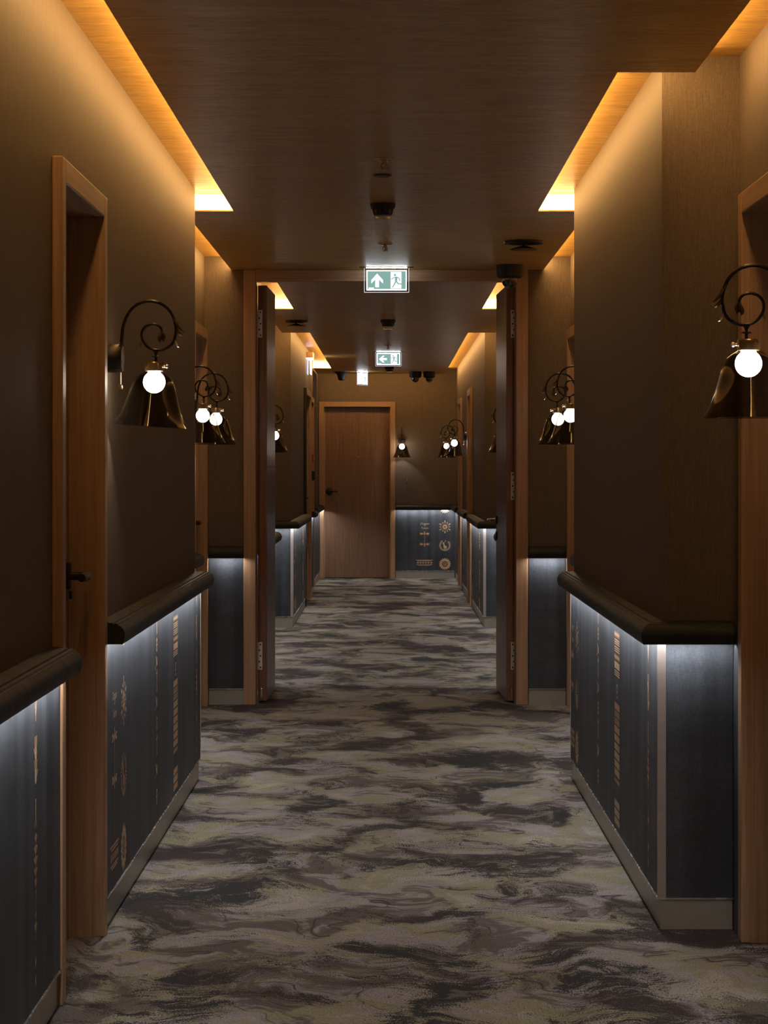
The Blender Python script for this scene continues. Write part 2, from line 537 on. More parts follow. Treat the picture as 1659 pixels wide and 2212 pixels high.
# ---------------------------------------------------------------- printed motifs on the wainscot
class M2:
    def __init__(self): self.v = []; self.f = []
    def poly(self, pts):
        b = len(self.v); self.v += list(pts); self.f.append(tuple(range(b, b + len(pts)))); return self
    def disc(self, cx, cy, r, n=10, ry=None):
        ry = ry or r
        return self.poly([(cx + r * math.cos(2 * PI * k / n), cy + ry * math.sin(2 * PI * k / n)) for k in range(n)])
    def ring(self, cx, cy, r0, r1, n=20):
        for k in range(n):
            a, b = 2 * PI * k / n, 2 * PI * (k + 1) / n
            self.poly([(cx + r0 * math.cos(a), cy + r0 * math.sin(a)), (cx + r1 * math.cos(a), cy + r1 * math.sin(a)),
                       (cx + r1 * math.cos(b), cy + r1 * math.sin(b)), (cx + r0 * math.cos(b), cy + r0 * math.sin(b))])
        return self
    def bar(self, x0, x1, y0, y1): return self.poly([(x0, y0), (x1, y0), (x1, y1), (x0, y1)])
    def ray(self, cx, cy, r0, r1, a, w):
        c, s = math.cos(a), math.sin(a)
        P = lambda r, t: (cx + r * c - t * s, cy + r * s + t * c)
        return self.poly([P(r0, 0), P((r0 + r1) / 2, w), P(r1, 0), P((r0 + r1) / 2, -w)])
    def line(self, x0, y0, x1, y1, w):
        d = math.hypot(x1 - x0, y1 - y0) or 1
        nx, ny = -(y1 - y0) / d * w / 2, (x1 - x0) / d * w / 2
        return self.poly([(x0 + nx, y0 + ny), (x1 + nx, y1 + ny), (x1 - nx, y1 - ny), (x0 - nx, y0 - ny)])

_font_cache = {}
def text_polys(s, size, shear=0.0):
    key = (s, size, shear)
    if key in _font_cache: return _font_cache[key]
    cu = bpy.data.curves.new('text', 'FONT')
    cu.body = s; cu.size = size; cu.shear = shear; cu.align_x = 'CENTER'; cu.resolution_u = 3
    ob = bpy.data.objects.new('text', cu)
    COL.objects.link(ob)
    me = ob.to_mesh()
    r = ([tuple(v.co[:2]) for v in me.vertices], [tuple(p.vertices) for p in me.polygons])
    ob.to_mesh_clear()
    bpy.data.objects.remove(ob); bpy.data.curves.remove(cu)
    _font_cache[key] = r
    return r

def put_text(m, s, cx, cy, size, shear=0.0):
    vs, fs = text_polys(s, size, shear)
    b = len(m.v)
    m.v += [(x + cx, y + cy) for x, y in vs]
    m.f += [tuple(i + b for i in f) for f in fs]

def motif_dragonfly():
    m = M2()
    put_text(m, 'Dragon', 0, 0.662, 0.036, 0.35)
    m.line(-0.01, 0.647, 0.012, 0.652, 0.003)
    put_text(m, 'Totem', 0, 0.608, 0.036, 0.35)
    for y, d in ((0.55, 1), (0.42, -1)):
        m.disc(0, y + 0.018 * d, 0.008, 10, 0.011)
        m.disc(0, y, 0.009, 10, 0.016)
        for sx in (-1, 1):
            for k, a in enumerate((0.12, -0.16)):
                m.ray(0, y, 0.008, 0.066, (a * d) if sx > 0 else PI - a * d, 0.0085)
    m.bar(-0.0018, 0.0018, 0.49, 0.545)
    m.bar(-0.0018, 0.0018, 0.425, 0.475)
    m.disc(0, 0.482, 0.003, 8)
    m.bar(-0.105, 0.105, 0.222, 0.228); m.bar(-0.085, 0.085, 0.212, 0.217)
    for k in range(6):
        cx = -0.082 + k * 0.033
        m.ring(cx, 0.192, 0.007, 0.0125, 12); m.disc(cx + 0.002, 0.192, 0.004, 8)
    m.bar(-0.1, 0.1, 0.165, 0.170); m.bar(-0.075, 0.075, 0.156, 0.161)
    return m

def motif_mandalas():
    m = M2()
    c = 0.872                                   # upper sun, half under the rail
    for k in range(16):
        a = 2 * PI * k / 16
        m.ray(0, c, 0.048, 0.07, a, 0.008)
    m.ring(0, c, 0.030, 0.050, 24)
    c = 0.634                                   # starburst
    for k in range(12):
        a = 2 * PI * k / 12
        m.ray(0, c, 0.006, 0.038, a, 0.0052)
        m.ray(0, c, 0.040, 0.054, a + PI / 12, 0.0042)
        m.disc(0.058 * math.cos(a), c + 0.058 * math.sin(a), 0.0068, 8)
    for k in range(6):
        a = 2 * PI * k / 6 + PI / 2
        m.disc(0.071 * math.cos(a), c + 0.071 * math.sin(a), 0.0078, 8)
    m.ring(0, c, 0.018, 0.022, 18)
    c = 0.406                                   # deer inside a ring of rays
    for k in range(32):
        a = 2 * PI * k / 32
        if not (0.9 < a < 2.3):
            m.ray(0, c, 0.044 + 0.004 * (k % 2), 0.075, a, 0.0048)
    m.disc(0.002, c - 0.020, 0.022, 12, 0.017)
    m.line(-0.008, c - 0.01, -0.016, c + 0.02, 0.016)
    m.disc(-0.018, c + 0.024, 0.012, 10, 0.008)
    for sx in (-1, 1):
        m.line(-0.014, c + 0.03, -0.014 + sx * 0.02, c + 0.05, 0.004)
        m.line(-0.014 + sx * 0.02, c + 0.05, -0.014 + sx * 0.014, c + 0.068, 0.0035)
        m.line(-0.014 + sx * 0.02, c + 0.05, -0.014 + sx * 0.034, c + 0.062, 0.0035)
    for lx in (-0.012, -0.003, 0.009, 0.018):
        m.line(lx, c - 0.03, lx + 0.002, c - 0.052, 0.004)
    c = 0.177                                   # rosette
    for k in range(16):
        a = 2 * PI * k / 16
        m.ray(0, c, 0.046, 0.077, a, 0.0105)
        m.disc(0.052 * math.cos(a + PI / 16), c + 0.052 * math.sin(a + PI / 16), 0.007, 8)
    m.ring(0, c, 0.036, 0.047, 24)
    for k in range(8):
        a = 2 * PI * k / 8
        m.disc(0.022 * math.cos(a), c + 0.022 * math.sin(a), 0.0065, 8)
    m.ring(0, c, 0.008, 0.013, 12)
    return m

def motif_figures():
    m = M2()
    rnd = random.Random(3)
    def bird(y, s):
        m.disc(0, y, 0.02 * s, 10, 0.011 * s); m.disc(0.018 * s, y + 0.014 * s, 0.007 * s, 8)
        m.ray(0, y, 0.0, 0.05 * s, 2.5, 0.01 * s); m.line(-0.03 * s, y - 0.006 * s, -0.055 * s, y - 0.02 * s, 0.006 * s)
    def man(y, s):
        m.disc(0, y + 0.034 * s, 0.008 * s, 8); m.line(0, y + 0.028 * s, 0, y - 0.005 * s, 0.012 * s)
        for sx in (-1, 1):
            m.line(0, y + 0.02 * s, sx * 0.026 * s, y + 0.03 * s, 0.005 * s); m.line(0, y - 0.005 * s, sx * 0.016 * s, y - 0.036 * s, 0.006 * s)
    def sign(y, s):
        m.ring(0, y, 0.02 * s, 0.028 * s, 14); m.line(-0.03 * s, y, 0.03 * s, y, 0.004 * s)
        m.line(0, y - 0.03 * s, 0, y + 0.03 * s, 0.004 * s)
    man(0.80, 0.9); sign(0.73, 0.9); bird(0.665, 1.0); man(0.60, 1.1); bird(0.52, 1.0); sign(0.45, 0.9); man(0.37, 1.0); bird(0.28, 1.1); sign(0.19, 1.0)
    return m

def motif_braid():
    m = M2()
    def rows(z0, z1, seed):
        r = random.Random(seed)
        z = z1
        while z > z0 + 0.008:
            k = r.choice('bbssd')
            if k == 'b':
                h = 0.024
                n = 4
                for i in range(n):
                    m.bar(-0.085 + i * 0.0435, -0.085 + i * 0.0435 + 0.039, z - h, z)
                z -= h + 0.006
            elif k == 's':
                for i in range(3):
                    m.bar(-0.088, 0.088, z - 0.004, z); z -= 0.0075
                z -= 0.003
            else:
                for i in range(6):
                    cx = -0.075 + i * 0.03
                    m.poly([(cx - 0.013, z - 0.011), (cx, z - 0.022), (cx + 0.013, z - 0.011), (cx, z)])
                z -= 0.028
    rows(0.625, 0.79, 5)
    m.ring(0, 0.59, 0.012, 0.018, 12); m.line(-0.02, 0.557, 0.02, 0.565, 0.005)
    rows(0.255, 0.54, 8)
    rows(0.125, 0.20, 2)
    return m

def motif_feather():
    m = M2()
    for sx in (-1, 1):
        m.line(sx * 0.018, 0.835, 0.0, 0.775, 0.008)
    m.line(0, 0.79, 0, 0.765, 0.006)
    for z, fl in ((0.69, 1), (0.635, -1)):
        m.disc(0, z, 0.016, 10, 0.018)
        for k in range(4):
            m.line(fl * (-0.012 + k * 0.008), z + 0.012, fl * (-0.017 + k * 0.0115), z + 0.04, 0.0055)
        m.line(-0.014 * fl, z, -0.03 * fl, z + 0.014, 0.006)
    m.disc(0, 0.577, 0.007, 8); m.line(0, 0.57, 0, 0.54, 0.013)
    for sx in (-1, 1): m.line(0, 0.545, sx * 0.013, 0.515, 0.006)
    for k in range(9):
        z = 0.495 - k * 0.026
        wd = 0.018 + 0.012 * math.sin(k * 0.8)
        m.poly([(-wd, z), (0, z - 0.022), (wd, z), (0, z + 0.008)])
        m.ring(0, z - 0.014, 0.004, 0.006, 8)
    m.line(0, 0.50, 0, 0.25, 0.004)
    for z in (0.2, 0.155):
        m.ray(0, z, -0.018, 0.018, PI / 2, 0.008)
    return m

MOTIFS = {'dragonfly': motif_dragonfly(), 'mandala': motif_mandalas(), 'figures': motif_figures(), 'braid': motif_braid(), 'feather': motif_feather()}
MOTIF_LABEL = {'dragonfly': 'bronze dragonfly totem print with script lettering', 'mandala': 'column of bronze sun and deer rosettes',
               'figures': 'column of small bronze figures', 'braid': 'broad bronze woven band pattern', 'feather': 'bronze hands and feather column'}

def place_motif(kind, side, face, a, parent):
    m = MOTIFS[kind]
    e = 0.0007
    if side == 'L': vs = [(face + e, a + u, v) for u, v in m.v]
    elif side == 'R': vs = [(face - e, a - u, v) for u, v in m.v]
    else: vs = [(a + u, face - e, v) for u, v in m.v]
    # keep the print between baseboard and rail
    vs = [(x, y, min(max(z, 0.097), 0.846)) for x, y, z in vs]
    o = MB().add(vs, m.f).build('printed_motif', 'motif', parent)
    o['label'] = MOTIF_LABEL[kind]
    return o

# ---------------------------------------------------------------- wainscot, baseboard, handrails
BASE_PROF = [(-WT, 0.0), (-0.007, 0.0), (-0.007, 0.089), (-WT, 0.089)]
STRIP_PROF = [(-WT, 0.089), (0.003, 0.089), (0.003, 0.0945), (-WT, 0.0945)]
RAIL_PROF = [(-WT, 0.909), (0.020, 0.906), (0.0215, 0.9015), (0.0245, 0.9015), (0.026, 0.9045), (0.0345, 0.9035), (0.037, 0.899), (0.0405, 0.8985), (0.047, 0.893), (0.0525, 0.885),
             (0.056, 0.874), (0.0555, 0.862), (0.0530, 0.852), (0.0505, 0.8455), (0.0490, 0.8435), (0.0478, 0.8435), (0.0478, 0.8470), (-WT, 0.8470)]
LED_PROF = [(0.032, 0.8460), (0.0470, 0.8460), (0.0470, 0.8470), (0.032, 0.8470)]
bb_n = 0

def dado(path, side, label, base_name, rail_end=0.0, rail_start=0.0, wall_parents=(), motifs=()):
    """wainscot + baseboard + handrail along a plan path (the wainscot face)"""
    # panels, one per straight run
    panels = []
    for i in range(len(path) - 1):
        inner = offset_path(path, -WT, side)
        q = [path[i], path[i + 1], inner[i + 1], inner[i]]
        par = WALLS[wall_parents[i]]
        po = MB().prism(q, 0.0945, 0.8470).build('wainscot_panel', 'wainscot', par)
        panels.append(po)
    for kind, seg, sd, face, a in motifs:
        place_motif(kind, sd, face, a, panels[seg])
    b = MB().sweep(path, BASE_PROF, side).build(base_name, 'baseboard')
    tag(b, 'taupe metal baseboard ' + label, 'baseboard', kind='structure')
    MB().sweep(path, STRIP_PROF, side).build('top_strip', 'steel_strip', b)
    rp = [list(p) for p in path]
    rp[-1][1] -= rail_end
    rail = MB().sweep(rp, RAIL_PROF, side)
    cap_prof = RAIL_PROF[:-3] + [(-WT, 0.8435)]
    P = [Vector(p) for p in rp]
    d0, d1 = (P[1] - P[0]).normalized(), (P[-2] - P[-1]).normalized()
    rail.sweep([tuple(P[0] - d0 * 0.0005), tuple(P[0] + d0 * 0.0035)], cap_prof, side)
    rail.sweep([tuple(P[-1] + d1 * 0.0035), tuple(P[-1] - d1 * 0.0005)], cap_prof, side)
    lp_ = [tuple(p) for p in P]
    lp_[0] = tuple(P[0] + d0 * 0.006); lp_[-1] = tuple(P[-1] + d1 * 0.006)
    root = rail.build('handrail', 'rail', smooth=True, sharp=27)
    tag(root, 'dark moulded handrail ' + label, 'handrail', 'dark handrails along the corridor walls')
    MB().sweep(lp_, LED_PROF, side).build('led_strip', 'rail_led', root)
    return root

def corner(parent, x, y, sx, sy):
    """metal angle over an outward corner; sx, sy: directions of the two faces' outward normals"""
    wl, ws, t = 0.022, 0.010, 0.0022
    m = MB().box(x, x - sx * wl, y, y + sy * t, 0.0945, 0.8445)
    m.box(x + sx * t, x, y + sy * t, y - sy * ws, 0.0945, 0.8445)
    m.build('corner_strip', 'corner_metal', parent)

lw, rw, lr, rr, lf = LW + WT, RW - WT + 0.009, LR + WT, RR - WT, LF + WT
rw = RW - 0.013
WTR = 0.013
E = 0.022
# left
dado([(lw, BACK + 0.01), (lw, D1[0] - 0.004)], 1, 'on the left wall up to the nearest door', 'baseboard_left_1', wall_parents=['wall_left_1'],
     motifs=[('feather', 0, 'L', lw, 5.44), ('braid', 0, 'L', lw, 4.46), ('mandala', 0, 'L', lw, 2.7)])
dado([(lw, D1[1] + 0.004), (lw, 10.12 + E), (lr, 10.12 + E), (lr, D3[0] - 0.004)], 1, 'on the left between the nearest door and the next recess', 'baseboard_left_2',
     wall_parents=['wall_left_1', 'wall_left_1', 'wall_left_2'],
     motifs=[('dragonfly', 0, 'L', lw, 6.99), ('mandala', 0, 'L', lw, 7.23), ('figures', 0, 'L', lw, 8.25), ('braid', 0, 'L', lw, 8.97), ('feather', 0, 'L', lw, 9.93)])
dado([(lr + 0.006, PORT0 - E), (LW + 0.010, PORT0 - E)], 1, 'on the short wall left of the double door', 'baseboard_left_3', wall_parents=['wall_cross_left'])
dado([(lw, PORT1 + 0.05), (lw, 16.45 + E), (lr, 16.45 + E), (lr, 19.76 - E), (lw, 19.76 - E), (lw, D6[0] - 0.004)], 1, 'on the left beyond the open double door', 'baseboard_left_4',
     wall_parents=['wall_left_3', 'wall_left_3', 'wall_left_4', 'wall_left_5', 'wall_left_5'],
     motifs=[('dragonfly', 4, 'L', lw, 20.0), ('mandala', 4, 'L', lw, 20.25), ('figures', 4, 'L', lw, 21.2), ('braid', 4, 'L', lw, 21.95)])
dado([(lw, D6[1] + 0.004), (lw, 24.9 + E)], 1, 'on the left below the red call point', 'baseboard_left_5', wall_parents=['wall_left_5'])
dado([(lf, D7[1] + 0.004), (lf, FAR - 0.02)], 1, 'on the left in the far corner', 'baseboard_left_6', wall_parents=['wall_left_6'])
# right (faces -x: outward lies left of travel)
dado([(rr, BACK + 0.01), (rr, D2[0] - 0.004)], -1, 'on the right wall before the nearest door', 'baseboard_right_1', wall_parents=['wall_right_1'])
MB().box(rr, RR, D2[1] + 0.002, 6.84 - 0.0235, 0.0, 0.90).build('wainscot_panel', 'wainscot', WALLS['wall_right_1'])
dado([(rr - 0.001, 6.84 - E), (rw, 6.84 - E), (rw, 10.12 + E), (rr, 10.12 + E), (rr, D3[0] - 0.004)], -1, 'around the jutting block on the right in the foreground', 'baseboard_right_2',
     wall_parents=['wall_right_2', 'wall_right_2', 'wall_right_2', 'wall_right_3'],
     motifs=[('dragonfly', 1, 'R', rw, 10.03), ('mandala', 1, 'R', rw, 9.80), ('figures', 1, 'R', rw, 8.79), ('braid', 1, 'R', rw, 8.06), ('feather', 1, 'R', rw, 7.08)])
dado([(RW - 0.010, PORT0 - E), (rr - 0.006, PORT0 - E)], 1, 'on the short wall right of the double door', 'baseboard_right_3', wall_parents=['wall_cross_right'])
dado([(rw, PORT1 + 0.05), (rw, 16.45 + E), (rr, 16.45 + E), (rr, 19.76 - E), (rw, 19.76 - E), (rw, D8[0] - 0.004)], -1, 'on the right beyond the open double door', 'baseboard_right_4',
     wall_parents=['wall_right_4', 'wall_right_4', 'wall_right_5', 'wall_right_6', 'wall_right_6'],
     motifs=[('braid', 4, 'R', rw, 20.6), ('feather', 4, 'R', rw, 19.95), ('figures', 4, 'R', rw, 21.3), ('mandala', 4, 'R', rw, 22.3)])
dado([(rw, D8[1] + 0.004), (rw, D9[0] - 0.004)], -1, 'on the right between the two far doors', 'baseboard_right_5', wall_parents=['wall_right_6'],
     motifs=[('braid', 0, 'R', rw, 25.2), ('figures', 0, 'R', rw, 24.4)])
dado([(rw, D9[1] + 0.004), (rw, FAR - 0.02)], -1, 'on the right beside the end wall', 'baseboard_right_6', rail_end=0.064, wall_parents=['wall_right_6'])
dado([(0.056, FAR - E), (rw - 0.004, FAR - E)], 1, 'across the end wall under the room number', 'baseboard_far', wall_parents=['wall_far'],
     motifs=[('dragonfly', 0, 'F', FAR - E, 0.411), ('mandala', 0, 'F', FAR - E, 0.663)])
corner(WALLS['wall_left_1'], lw, 10.12 + E, 1, 1)
corner(WALLS['wall_right_2'], rw, 6.84 - E, -1, -1)
corner(WALLS['wall_right_2'], rw, 10.12 + E, -1, 1)
corner(WALLS['wall_left_3'], lw, 16.45 + E, 1, 1)
corner(WALLS['wall_right_4'], rw, 16.45 + E, -1, 1)
corner(WALLS['wall_left_5'], lw, 19.76 - E, 1, -1)
corner(WALLS['wall_right_6'], rw, 19.76 - E, -1, -1)

# ---------------------------------------------------------------- doors
def frame_of(side, face):
    if side == 'L': return lambda a, o, z: (face + o, a, z)
    if side == 'R': return lambda a, o, z: (face - o, a, z)
    return lambda a, o, z: (a, face - o, z)

def handle(T, a, o, z, parent, toward=-1):
    """oval rose and lever; o = leaf surface; toward: direction of the lever along the wall"""
    m = MB().box(a - 0.021, a + 0.021, o, o + 0.012, z - 0.040, z + 0.040)
    h = m.xf(T).build('handle_plate', 'black', parent, bevel=0.0085, smooth=True)
    pts = [(a, o + 0.006, z), (a, o + 0.03, z), (a, o + 0.046, z), (a + toward * 0.006, o + 0.058, z), (a + toward * 0.02, o + 0.061, z), (a + toward * 0.075, o + 0.061, z), (a + toward * 0.125, o + 0.060, z)]
    MB().tube(pts, [0.012, 0.012, 0.0125, 0.013, 0.0135, 0.013, 0.012], 10).xf(T).build('lever', 'black', h, smooth=True)
    MB().lathe([(0, 0.004), (0.012, 0.004), (0.012, -0.004), (0, -0.004)], 12).xf(lambda x, y, zz: T(a + x, o + 0.012 + zz, z - 0.055 + y)).build('keyhole', 'black', h)

def door(name, label, side, face, a0, a1, hand=1, trim='wood', leafm='leaf_wood', h=DOOR_H, leaf_o=-0.075, near_jamb=None, double=False, numbers=None):
    T = frame_of(side, face)
    horiz = {'F': 'wood_x'}.get(side, 'wood_y') if trim == 'wood' else trim
    c0 = T((a0 + a1) / 2, 0, 0)
    root = empty(name, (0, 0, 0))
    tag(root, label, 'door', kind='structure')
    tw, pr = 0.062, 0.028
    for k, (b0, b1, ins) in enumerate(((a0, a0 + tw, 1), (a1 - tw, a1, -1))):
        m = MB().box(b0, b1, 0.0, pr, 0, h)
        mt = near_jamb if (near_jamb and k == 0) else trim
        m.xf(T).build('architrave', mt, root, bevel=0.004)
        i0 = b1 if ins > 0 else b0
        m = MB().box(i0, i0 - ins * 0.024, leaf_o - 0.05, 0.002, 0, h - tw)
        m.xf(T).build('jamb_lining', mt, root)
        m = MB().box(i0 + ins * 0.001, i0 + ins * 0.013, leaf_o, leaf_o + 0.02, 0, h - tw)
        m.xf(T).build('door_stop', mt, root)
    MB().box(a0 + tw, a1 - tw, 0.0, pr, h - tw, h).xf(T).build('head_architrave', horiz, root, bevel=0.004)
    MB().box(a0 + tw, a1 - tw, leaf_o - 0.05, 0.002, h - tw, h - tw + 0.024).xf(T).build('head_lining', horiz, root)
    spans = [(a0 + tw + 0.003, a1 - tw - 0.003)]
    if double:
        mid = (a0 + a1) / 2
        spans = [(a0 + tw + 0.003, mid - 0.002), (mid + 0.002, a1 - tw - 0.003)]
    leaves = []
    for s0, s1 in spans:
        lf_ = MB().box(s0, s1, leaf_o - 0.045, leaf_o, 0.006, h - tw - 0.003).xf(T).build('door_leaf', leafm, root, bevel=0.002)
        leaves.append(lf_)
    if hand:
        ha = (a1 - tw - 0.062) if hand > 0 else (a0 + tw + 0.062)
        handle(T, ha, leaf_o, 1.05, leaves[-1 if hand > 0 else 0], -hand)
    MB().box(a0 + 0.02, a1 - 0.02, leaf_o - 0.08, leaf_o - 0.05, 0, h - 0.04).xf(T).build('closing_panel', 'black_matte', root)
    return root

door('door_1', 'oak door with black lever handle, nearest on the left', 'L', LW, *D1, hand=1)
door('door_2', 'oak door beside the jutting block, nearest on the right', 'R', RR, *D2, hand=-1)
door('door_3', 'oak door in the left recess just before the double door', 'L', LR, *D3, hand=1)
door('door_4', 'oak door in the right recess just before the double door', 'R', RR, *D3, hand=1)
door('door_6', 'dark green and oak exit door under the wall exit sign', 'L', LW, *D6, hand=1, near_jamb='dark_green', leafm='dark_green', double=True)
door('door_7', 'oak door on the left nearest the end wall', 'L', LF, *D7, hand=1)
door('door_8', 'oak door on the right beside the lamp near the far end', 'R', RW, *D8, hand=1)
door('door_9', 'oak door on the right nearest the end wall', 'R', RW, *D9, hand=1)
dF = door('door_10', 'wide oak door with peephole facing down the corridor', 'F', FAR, -0.893, 0.05, hand=0, h=2.177, leaf_o=-0.06)
lfF = [c for c in dF.children if c.name.startswith('door_leaf')][0]
TF = frame_of('F', FAR)
MB().lathe([(0, -0.002), (0.045, -0.002), (0.045, 0.010), (0.036, 0.014), (0, 0.014)], 24).xf(lambda x, y, z: TF(-0.765 + x, -0.06 + z, 1.07 + y)).build('handle_rose', 'black', lfF, smooth=True)
MB().tube([(-0.765, -0.05, 1.07), (-0.765, -0.012, 1.07), (-0.755, -0.004, 1.07), (-0.735, -0.002, 1.07), (-0.66, -0.002, 1.07)], 0.009, 8).xf(TF).build('lever', 'black', lfF, smooth=True)
MB().lathe([(0, 0), (0.013, 0), (0.013, 0.004), (0.007, 0.006), (0, 0.006)], 16).xf(lambda x, y, z: TF(-0.405 + x, -0.06 + z, 1.50 + y)).build('peephole', 'brass', lfF, smooth=True)

# double door: frame across the corridor, both leaves folded back
dd = tag(empty('door_5'), 'open double door with oak frame and dark leaves across the corridor', 'door', kind='structure')
fx0, fx1, fy0, fy1, ftop = -0.848, 0.786, PORT0 - 0.024, PORT1 + 0.02, SOF - 0.001
for s, x in ((1, fx0), (-1, fx1)):
    MB().box(x, x + s * 0.070, fy0, fy0 + 0.024, 0, ftop).build('architrave', 'wood', dd, bevel=0.003)
    MB().box(x + s * 0.008, x + s * 0.0745, fy0 + 0.024, fy1 - 0.07, 0, ftop - 0.004).build('jamb_lining', 'walnut', dd)
    MB().box(x + s * 0.008, x + s * 0.052, fy1 - 0.07, fy1, 0, ftop - 0.004).build('rebate', 'walnut', dd)
MB().box(fx0 + 0.070, fx1 - 0.070, fy0, fy0 + 0.024, ftop - 0.067, ftop).build('head_architrave', 'wood_x', dd, bevel=0.003)
MB().box(fx0 + 0.0745, fx1 - 0.0745, fy0 + 0.024, fy1, ftop - 0.060, ftop).build('head_lining', 'wood_x', dd)

def leaf(side):
    # local frame: hinge axis at origin, leaf runs along +y, corridor face at +x*side
    root_x = -0.772 if side > 0 else 0.719
    th, wd, ht = 0.052, 0.735, 2.418
    ang = math.radians(0.9 if side > 0 else 2.0) * -side
    y0 = fy1 - 0.066
    def T(x, y, z):
        c, s = math.cos(ang), math.sin(ang)
        xx = x * side
        return (root_x + xx * c - y * s, y0 + xx * s + y * c, z)
    lf = MB().box(0, th, 0.004, wd, 0.012, ht).xf(T).build('door_leaf', 'walnut', dd, bevel=0.0025)
    MB().box(0.001, 0.036, -0.001, 0.004, 0.013, ht - 0.001).xf(T).build('leaf_edge', 'red_edge', lf)
    MB().box(0.039, 0.050, -0.001, 0.004, 0.013, ht - 0.001).xf(T).build('edge_lipping', 'red_edge', lf)
    for hz in ((2.195, 0.272) if side > 0 else (2.195, 1.256, 0.272)):
        hm = MB().box(-0.001, 0.026, -0.004, -0.001, hz - 0.08, hz + 0.08).xf(T).build('hinge', 'hinge_steel', lf, bevel=0.001)
        sc = MB()
        for k in range(5):
            cx = 0.016 if k % 2 == 0 else 0.009
            cz = hz + (k - 2) * 0.033
            sc.lathe([(0, 0.0), (0.005, 0.0), (0.005, 0.0012), (0, 0.0012)], 10, (0, 0, 0)).xf(lambda x, y, z: (x, y, z))
            sc.v[-22:] = [(cx + x, -0.004 - z, cz + y) for x, y, z in sc.v[-22:]]
        tag(sc.xf(T).build('screws', 'bronze', hm), kind='stuff')
    MB().box(0.016, 0.026, -0.005, 0.0, 0.03, 0.085).xf(T).build('flush_bolt', 'chrome', lf, bevel=0.002)
    if side < 0:
        hy = wd - 0.075
        pl = MB().lathe([(0, 0), (0.026, 0), (0.026, 0.008), (0.018, 0.011), (0, 0.011)], 20).xf(lambda x, y, z: T(th + z, hy + x, 1.045 + y)).build('handle_rose', 'black', lf, smooth=True)
        MB().tube([(th, hy, 1.045), (th + 0.045, hy, 1.045), (th + 0.055, hy - 0.008, 1.045), (th + 0.057, hy - 0.03, 1.045), (th + 0.057, hy - 0.12, 1.045)], 0.0095, 8).xf(T).build('lever', 'nickel', pl, smooth=True)
        MB().lathe([(0, 0), (0.026, 0), (0.026, 0.010), (0, 0.014)], 18).xf(lambda x, y, z: T(th + z, hy + x, 0.95 + y)).build('lock_rose', 'black', lf, smooth=True)
    return lf
leaf(1); leaf(-1)

# ---------------------------------------------------------------- wall lamps
def spline(pts, n=6):
    out = []
    P = [Vector(p) for p in pts]
    for i in range(len(P) - 1):
        p0, p1, p2, p3 = P[max(i - 1, 0)], P[i], P[i + 1], P[min(i + 2, len(P) - 1)]
        for k in range(n):
            t = k / n
            out.append(0.5 * ((2 * p1) + (p2 - p0) * t + (2 * p0 - 5 * p1 + 4 * p2 - p3) * t * t + (3 * p1 - p0 - 3 * p2 + p3) * t ** 3))
    out.append(P[-1])
    return out

def lp(cx, cy):          # traced outline of the bracket -> local metres (x out of the wall, z up)
    return ((cx - 248) / 3970 + 0.05, 0.0, -(cy - 795) / 3970)

def blade(m, pts, width, thick=0.0012):
    """a thin leaf: tapered ribbon along pts with a raised spine"""
    P = [Vector(p) for p in pts]
    n = len(P)
    vs, fs = [], []
    for i, p in enumerate(P):
        wv = width * math.sin(PI * (0.08 + 0.92 * i / (n - 1))) if n > 1 else width
        t = (P[min(i + 1, n - 1)] - P[max(i - 1, 0)]).normalized()
        q = Vector((-t.z, 0, t.x)) * wv * 0.62
        vs += [p + Vector((0, -wv * 0.75, 0)), p + q, p + Vector((0, wv * 0.75, 0)), p - q]
    for i in range(n - 1):
        for k in range(4):
            k2 = (k + 1) % 4
            fs.append((4 * i + k, 4 * i + k2, 4 * i + 4 + k2, 4 * i + 4 + k))
    fs += [(0, 1, 2, 3), tuple(4 * (n - 1) + k for k in (3, 2, 1, 0))]
    m.add(vs, fs)

